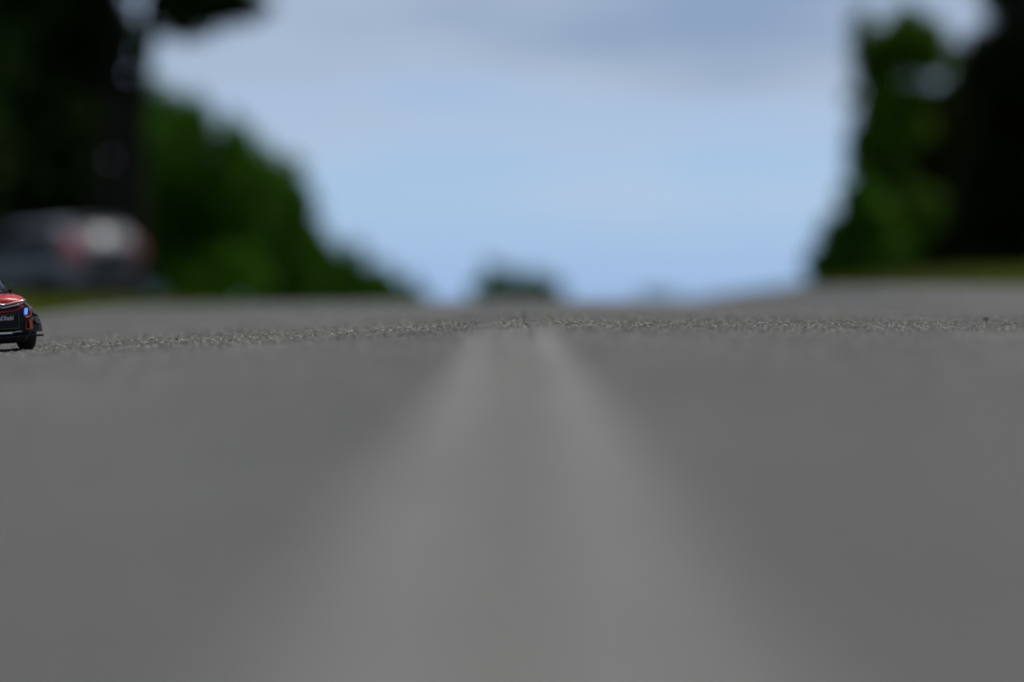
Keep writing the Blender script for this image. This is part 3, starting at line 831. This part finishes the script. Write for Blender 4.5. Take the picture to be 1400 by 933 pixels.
        # flared arches
        for fc, zc0 in ((-110, 45), (-448, 45)):
            g_ = []
            for t in np.linspace(-0.10, math.pi + 0.10, 17):
                sn = max(0.0, math.sin(t)); cs = math.cos(t)
                row = []
                for rr_, l in ((70, 76), (67, 92), (62, 106), (56, 115), (51, 119), (49, 117)):
                    lo = 76 + (l - 76) * 0.80 * (1 - 0.30 * sn ** 2) + 4 * (1 - sn) * (l - 76) / 43
                    row.append(Q(s * lo, fc + rr_ * cs * 0.98, zc0 + rr_ * sn - 2 + (0 if sn > 0 else -3)))
                g_.append(row)
            fl = part('wheel_flare', slab(g_, -0.0016 * s), M['rc_flare'], root, smooth=False)
            # stepped louvres on the flare
            for t in ((0.25, 0.62) if fc > -200 else ()):
                b_ = [[Q(s * (113 - 10 * math.sin(tt)), fc + 55 * math.cos(tt) + 4, zc0 + 54 * math.sin(tt) - 2), Q(s * (97 - 7 * math.sin(tt)), fc + 66 * math.cos(tt) + 4, zc0 + 66 * math.sin(tt) - 2)] for tt in (t, t + .22)]
                part('louvre', slab(b_, 0.002 * s), M['rc_flare'], fl)
            wh = empty('wheel'); wh.parent = root; wh.location = Q(s * (90 if fc > -200 else 96), fc, 43)
            ty = [(-15, 26), (-16.5, 34), (-15, 40), (-10, 43), (10, 43), (15, 40), (16.5, 34), (15, 26)]
            part('tyre', lathe_x([(a * mm, b * mm) for a, b in ty], 32), M['rubber'], wh, smooth=True)
            rim = [lathe_x([(s * 4 * mm, 27 * mm), (s * 15.5 * mm, 27 * mm), (s * 15.5 * mm, 24 * mm), (s * 5 * mm, 22 * mm)], 24), lathe_x([(s * 4 * mm, 6 * mm), (s * 15 * mm, 5 * mm)], 10)]
            for k in range(8):
                t = 2 * math.pi * k / 8; c, sn = math.cos(t), math.sin(t)
                bx = box(min(s * .009, s * .0135), max(s * .009, s * .0135), -.0024, .0024, .004, .0245)
                rim.append(([(p[0], p[1] * c - p[2] * sn, p[1] * sn + p[2] * c) for p in bx[0]], bx[1]))
            part('rim', merge(rim), M['rc_white'], wh)
        # headlamp: clear strip, blue LED, red surround, fog recess
        hl = [[Q(s * l, Fp(l) * .93 - 3.0, z) for l, z in r] for r in (((50, 98), (64, 98), (78, 94)), ((52, 105), (64, 106), (78, 103)))]
        part('headlamp', slab(hl, 0.003 * s), M['rc_grey'], root)
        led = [[Q(s * l, Fp(l) * .93 + 1.4, z) for l in (65.5, 69, 72.5)] for z in (80, 87, 94)]
        led = [[p + Vector((s * (-1.5 + i * .9) * mm, 0, 0)) for p in r] for i, r in enumerate(led[::1])]
        part('headlamp_led', slab(led, 0.003 * s), M['rc_led'], root)
        bz = tube([Q(s * l, Fp(l) * .93 + 2.0, z) for l, z in ((63, 78), (67, 74), (74, 74.5), (79, 78), (81, 86), (80, 92))], [1.0 * mm, 1.7 * mm, 2.2 * mm, 2.6 * mm, 2.0 * mm, .8 * mm], 8)
        part('lamp_surround', bz, M['rc_orange'], root, smooth=True)
        fg = tube([Q(s * l, Fp(l) * .93 + 1.6, z) for l, z in ((66, 47), (67, 64), (75, 66), (76, 47), (66, 47))], [.7 * mm] * 5, 6)
        part('fog_lamp_frame', fg, M['rc_orange'], root)
        st_ = [[Q(s * l, Fp(l) * .93 + 1.2, z) for l, z in r] for r in (((77, 47), (84, 47)), ((76, 58), (83, 60)), ((75, 68), (80, 70)))]
        part('corner_decal', slab(st_, 0.0012 * s), M['rc_orange'], root)
    # grille bars with the chevron kink in the middle
    def bar(name, pts, r, mat, par=root, off=4.4):
        pts = [(-l, z) for l, z in pts[::-1] if l > 0] + pts
        return part(name, tube([Q(l, Fp(l) * .97 + off, z) for l, z in pts], [r * mm] * len(pts), 8), mat, par, smooth=True)
    bar('grille_bar', [(0, 110.5), (8, 103.5), (20, 105), (40, 108.5), (58, 111), (67, 113)], 1.7, M['rc_chrome'])
    bar('grille_bar', [(0, 104), (8, 97), (20, 98.5), (40, 101.5), (60, 106)], 1.7, M['rc_chrome'])
    bar('red_trim', [(0, 87), (18, 88), (40, 90.5), (50, 94), (60, 99)], 1.8, M['rc_red'], off=1.6)
    # lower grille panel with its outline and lettering
    pn = part('grille_panel', slab([[Q(l, Fp(l) + 2.2, z) for l in np.linspace(-49, 49, 11)] for z in (49, 66, 83)], 0.002), M['rc_matt'], root)
    o_ = [(l, 50) for l in np.linspace(-48, 48, 9)] + [(l, 82) for l in np.linspace(48, -48, 9)] + [(-48, 50)]
    part('panel_outline', tube([Q(l, Fp(l) + 2.9, z) for l, z in o_], [.8 * mm] * len(o_), 6), M['rc_plate_edge'], pn)
    def lettering(txt, size, l0, z0, mat, name, shear=0.18):
        cu = bpy.data.curves.new(name, 'FONT'); cu.body = txt; cu.size = size * mm; cu.align_x = 'CENTER'
        cu.extrude = 0.0004; cu.shear = shear; cu.space_character = 0.92; cu.offset = 0.00022
        tmp = bpy.data.objects.new('tmp', cu); COL.objects.link(tmp)
        dg = bpy.context.evaluated_depsgraph_get()
        me = bpy.data.meshes.new_from_object(tmp.evaluated_get(dg))
        bpy.data.objects.remove(tmp)
        for v in me.vertices:
            l = v.co.x / mm + l0; h = v.co.y / mm + z0; dep = v.co.z / mm
            v.co = Q(l, Fp(l) + 3.4 + dep, h)
        link(name, me, mat, pn)
    lettering('AbuDhabi', 13.5, 9, 69.5, M['rc_letter'], 'lettering')
    bar('bumper_strip', [(0, 40.5), (20, 40.5), (40, 42), (54, 43)], 1.1, M['rc_grey'], off=3.2)
    part('bumper_decal', slab([[Q(l, Fp(l) + 4.8, z) for l in np.linspace(-30, 30, 9)] for z in (39, 42.4)], 0.0006), M['rc_white'], root)
    # splitter and undertray
    sp = [[Q(l, Fp(l) * .62 + ff, 29 + 0.6 * (abs(l) / 104)) for l in np.linspace(-106, 106, 15)] for ff in (9, -8, -30)]
    part('splitter', slab(sp, -0.0045), M['rc_matt'], root)
    part('skid_plate', slab([[Q(l, Fp(l) * .8 + ff, zz) for l in np.linspace(-62, 62, 7)] for ff, zz in ((-4, 26), (-16, 17.0), (-70, 16.5))], -0.002), M['rc_matt'], root)
    # rear wing and roof scoop
    wing = [part('rear_wing', slab([[Q(l, f, 196 + zz) for l in np.linspace(-84, 84, 7)] for f, zz in ((-470, 2), (-505, 6), (-545, 14))], 0.003), M['rc_black'], root)]
    for s in (-1, 1):
        part('wing_end_plate', slab([[Q(s * 85, -462, 176), Q(s * 85, -548, 176)], [Q(s * 85, -466, 206), Q(s * 85, -552, 218)]], 0.002), M['rc_matt'], root)
        part('wing_strut', slab([[Q(s * 40, -470, 172), Q(s * 40, -495, 165)], [Q(s * 40, -480, 198), Q(s * 40, -510, 203)]], 0.003), M['rc_matt'], root)
        part('tail_lamp', slab([[Q(s * 50, -546.5, 98), Q(s * 74, -543, 98)], [Q(s * 50, -546, 112), Q(s * 72, -543, 112)]], 0.002), M['tail_red'], root)
    part('roof_scoop', loft([[Q(l, f, z) for l, z in ((-w_, 188), (w_, 188), (w_ * .8, h_), (-w_ * .8, h_))] for f, w_, h_ in ((-262, 20, 202), (-290, 20, 201), (-320, 14, 193))]), M['rc_black'], root)
    part('rear_bumper', slab([[Q(l, -546 + .0016 * l * l, z) for l in np.linspace(-76, 76, 9)] for z in (44, 66, 88)], 0.004), M['rc_matt'], root)
    # stand it on the banked road, nose turned towards picture right
    fax = Vector((math.sin(th), -math.cos(th), 0))
    nose = Vector((X0, d, 0))
    mid = nose - fax * 0.28
    e = 0.05
    gxs = float((road_z(mid.x + e, mid.y) - road_z(mid.x - e, mid.y)) / (2 * e))
    gys = float((road_z(mid.x, mid.y + e) - road_z(mid.x, mid.y - e)) / (2 * e))
    n = Vector((-gxs, -gys, 1)).normalized()
    q = Vector((0, 0, 1)).rotation_difference(n) @ Quaternion((0, 0, 1), th)
    root.rotation_mode = 'QUATERNION'; root.rotation_quaternion = q
    root.location = (nose.x, nose.y, float(road_z(nose.x, nose.y)) + 0.0008)
    return root
rc_car()
